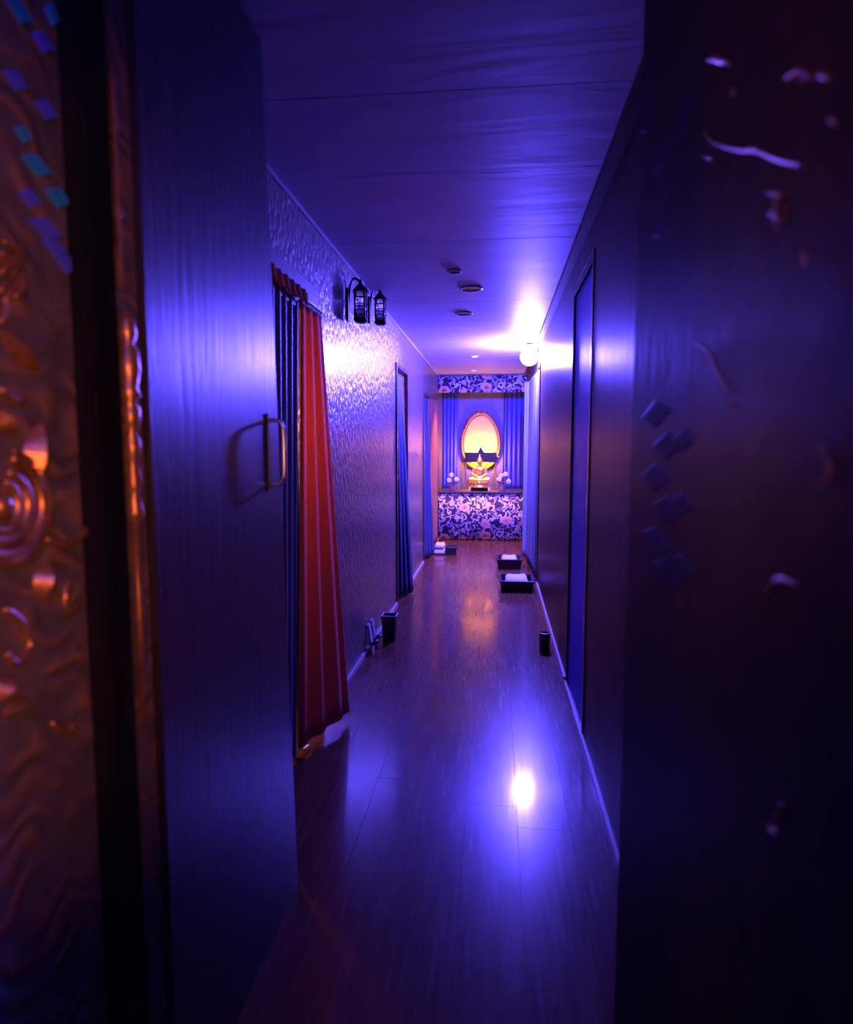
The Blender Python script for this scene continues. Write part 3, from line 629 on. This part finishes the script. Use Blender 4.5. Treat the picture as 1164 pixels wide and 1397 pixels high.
# ------------------------------------------------------------------ flowers
def flowers(px0, py0, blossoms, label, lean):
    b = on_y(px0, py0, 10.24); x, y = b.x, 10.24
    t = thing('potted_flowers', (x, y, ZT), label, 'potted flowers', 'flower pots beside the statue')
    bm = B(); lathe(bm, [(.042, 0), (.050, .02), (.060, .085), (.066, .095), (.058, .096)], x, y, ZT, 20); obj('pot', bm, 'clay', t, smooth=False)
    for i, (bx, by) in enumerate(blossoms):
        c = on_y(bx, by, 10.22 + .02 * (i % 2)); r = .034
        bm = B(); tube(bm, smooth_pts([(x, y, ZT + .09), ((x + c.x) / 2 + .01, y, (ZT + .09 + c.z) / 2), (c.x, c.y + .01, c.z)], 4), .004, 6); obj('stem', bm, 'leaf_green', t)
        bm = B()
        for k in range(6):
            a = 2 * PI * k / 6 + i; ball(bm, c + Vector((.020 * math.cos(a), -.004, .020 * math.sin(a))), .019, 1, .55, 1, 10)
        fb = obj('blossom', bm, 'white_petal', t, smooth=True)
        bm = B(); ball(bm, c + Vector((0, -.012, 0)), .010, seg=8); obj('blossom_center', bm, 'gold', fb, smooth=True)
    for k in range(7):
        a = 2 * PI * k / 7 + .4; d = Vector((math.cos(a), math.sin(a), 0)); p = Vector((x, y, ZT + .10)) + d * .02
        leaf_relief(t, p + d * .095 + Vector((0, 0, random.uniform(.0, .07))), p, .045, None, 'leaf_green', .006, Vector((0, 0, 1))).name = 'leaf'
flowers(618, 668, [(616, 648), (613, 655), (623, 654)], 'potted white and pink flowers in a close clump on the altar', -1)
flowers(685, 668, [(681, 654), (684, 649), (690, 647), (694, 657)], 'potted white flowers on spread stems on the altar', 1)

# ------------------------------------------------------------------ things on the floor
def towel(name, x0, x1, y0, y1, z, h, label, mat='white_towel', sag=.012):
    t = thing(name, ((x0 + x1) / 2, (y0 + y1) / 2, z), label, 'towel')
    for k in range(2):
        bm = B(); n = 10; zz = z + k * h / 2; ins = .012 * k; top, bot = [], []
        for j in range(n + 1):
            rt, rb = [], []
            for i in range(n + 1):
                u, v = i / n, j / n; ed = min(u, 1 - u, v, 1 - v); rd_ = min(1, ed * 8) ** .5
                wv = sag * (math.sin(u * 7 + k) * .3 + math.sin(v * 5 + u * 3) * .3) * rd_
                x = x0 + ins + (x1 - x0 - 2 * ins) * u; y = y0 + ins + (y1 - y0 - 2 * ins) * v
                rb.append(bm.verts.new((x, y, zz + (1 - rd_) * h * .12))); rt.append(bm.verts.new((x, y, zz + h * .25 + h * .22 * rd_ + (wv if k else 0))))
            top.append(rt); bot.append(rb)
        for j in range(n):
            for i in range(n):
                bm.faces.new((top[j][i], top[j][i + 1], top[j + 1][i + 1], top[j + 1][i])); bm.faces.new((bot[j][i + 1], bot[j][i], bot[j + 1][i], bot[j + 1][i + 1]))
        for i in range(n):
            for g_, r_ in ((0, 0), (n, n)):
                bm.faces.new((top[g_][i], top[g_][i + 1], bot[g_][i + 1], bot[g_][i])); bm.faces.new((top[i][g_], top[i + 1][g_], bot[i + 1][g_], bot[i][g_]))
        obj('fold', bm, mat, t, smooth=True)
    return t
def basket(x0, x1, y0, y1, h, label, tl):
    """low open basket, flared, with rolled rim"""
    t = thing('low_basket', ((x0 + x1) / 2, (y0 + y1) / 2, 0), label, 'basket', 'baskets on the corridor floor')
    bm = B(); fl_ = .02
    def ringv(ins, z): return [bm.verts.new(c) for c in ((x0 + ins, y0 + ins, z), (x1 - ins, y0 + ins, z), (x1 - ins, y1 - ins, z), (x0 + ins, y1 - ins, z))]
    R0, R1, R2, R3 = ringv(fl_, 0), ringv(0, h), ringv(.012, h), ringv(fl_ + .012, .012)
    for a, b in ((R0, R1), (R1, R2), (R2, R3)):
        for k in range(4): bm.faces.new((a[k], a[(k + 1) % 4], b[(k + 1) % 4], b[k]))
    bm.faces.new(R0[::-1]); bm.faces.new(R3); obj('body', bm, 'wicker', t)
    bm = B(); c = [(x0, y0), (x1, y0), (x1, y1), (x0, y1), (x0, y0)]
    for (a, b) in zip(c, c[1:]): tube(bm, [(a[0], a[1], h), (b[0], b[1], h)], .009, 8)
    obj('rim', bm, 'black_plastic', t)
    for x in (x0 + .0, x1 - .0):
        bm = B(); tube(bm, smooth_pts([(x, y0 + .06, h - .02), (x, y0 + .07, h + .015), (x, y1 - .07, h + .015), (x, y1 - .06, h - .02)], 4), .006, 6); obj('handle', bm, 'black_plastic', t)
    if tl: towel('folded_towel', x0 + .045, x1 - .045, y0 + .03, y1 - .03, h * .72 if False else .0125, h + .012, tl)
basket(.045, .375, 6.42, 6.82, .105, 'dark low basket with a towel, close to the navy curtain end nearest the black cup', 'white folded towel in the dark basket nearest the black cup')
basket(.015, .305, 7.62, 7.98, .115, 'dark low basket with a towel, further under the blue bulb', 'white folded towel in the basket under the blue bulb')
basket(-.66, -.515, 8.58, 8.86, .10, 'small dark basket on the floor beside the altar niche', None)
towel('folded_towel', -.815, -.672, 8.60, 8.86, 0, .15, 'pale folded towel on the floor beside the small basket', 'white_towel')
# small black cup by the right skirting
c = on_z(743, 888, 0); cx, cy = .349, 4.60
cu = thing('black_cup', (cx, cy, 0), 'small black ribbed cup on the floor by the right skirting', 'cup')
bm = B(); lathe(bm, [(.030, 0), (.037, .008), (.038, .10), (.036, .118), (.030, .122), (.028, .115), (.028, .02)], cx, cy, 0, 24); obj('body', bm, 'black_plastic', cu, smooth=True)
bm = B(); tube(bm, [(cx + .039 * math.cos(a), cy + .039 * math.sin(a), .085) for a in [2 * PI * k / 24 for k in range(25)]], .0025, 6); obj('band', bm, 'grey_plastic', cu, smooth=True)
# dark bin with pale rim by the left wall
bn = thing('floor_bin', (-.775, 4.72, 0), 'dark square bin with a pale rim against the wallpapered wall', 'bin')
bm = B()
def rg(w, z, d=0): return [bm.verts.new((-.775 + sx * w, 4.72 + sy * w, z)) for sx, sy in ((-1, -1), (1, -1), (1, 1), (-1, 1))]
q = [rg(.042, 0), rg(.054, .185), rg(.047, .185), rg(.038, .012)]
for a, b in zip(q, q[1:]):
    for k in range(4): bm.faces.new((a[k], a[(k + 1) % 4], b[(k + 1) % 4], b[k]))
bm.faces.new(q[0][::-1]); bm.faces.new(q[3]); obj('body', bm, 'black_plastic', bn)
bm = B()
for k in range(4):
    s = [(-1, -1), (1, -1), (1, 1), (-1, 1)]; a, b = s[k], s[(k + 1) % 4]
    tube(bm, [(-.775 + a[0] * .053, 4.72 + a[1] * .053, .187), (-.775 + b[0] * .053, 4.72 + b[1] * .053, .187)], .006, 6)
obj('rim', bm, 'pale_plastic', bn)
# pair of slippers stood on their toes against the wall, before the bin
def slipper(y, label, lean):
    t = thing('slipper', (XL + .045, y, 0), label, 'slipper', 'slippers leaning on the wallpapered wall')
    bm = B(); prof = [(-.030, 0), (-.036, .03), (-.036, .08), (-.028, .12), (-.031, .17), (-.026, .195), (0, .205), (.026, .195), (.031, .17), (.028, .12), (.036, .08), (.036, .03), (.030, 0)]
    f = [bm.verts.new((XL + .050 - z * lean, y + w, z)) for w, z in prof]; b_ = [bm.verts.new((XL + .036 - z * lean, y + w, z)) for w, z in prof]
    n = len(prof); bm.faces.new(f); bm.faces.new(b_[::-1])
    for k in range(n): bm.faces.new((f[k], f[(k + 1) % n], b_[(k + 1) % n], b_[k]))
    obj('sole', bm, 'pale_plastic', t)
    bm = B(); tube(bm, smooth_pts([(XL + .045 - .06 * lean, y - .036, .06), (XL + .080 - .06 * lean, y - .018, .075), (XL + .080 - .06 * lean, y + .018, .075), (XL + .045 - .06 * lean, y + .036, .06)], 5), .012, 8); obj('strap', bm, 'black_plastic', t, smooth=True)
slipper(4.42, 'grey slipper stood on its toe against the wall, farther from the bin', .15)
slipper(4.54, 'grey slipper stood on its toe against the wall, next to the bin', .15)


st.scale = (1.14, 1.14, 1.14)

# small curled white paper on the floor under the curtain hem
pc_ = on_z(418, 1020, 0); ps_ = thing('white_sliver', (pc_.x, pc_.y, 0), 'small curled white paper under the orange curtain hem', 'sliver')
bm = B(); g = []
for i in range(7):
    a = -.9 + 1.8 * i / 6
    g.append([bm.verts.new((pc_.x + .010 * math.sin(a) + .2 * dy, pc_.y + dy, .0005 + .012 * (1 - math.cos(a)) + .002)) for dy in (-.022, 0, .022)])
for p_, q_ in zip(g, g[1:]):
    for j in range(2): bm.faces.new((p_[j], p_[j + 1], q_[j + 1], q_[j]))
o = obj('sheet', bm, 'white_petal', ps_, smooth=True); m_ = o.modifiers.new('thickness', 'SOLIDIFY'); m_.thickness = .001
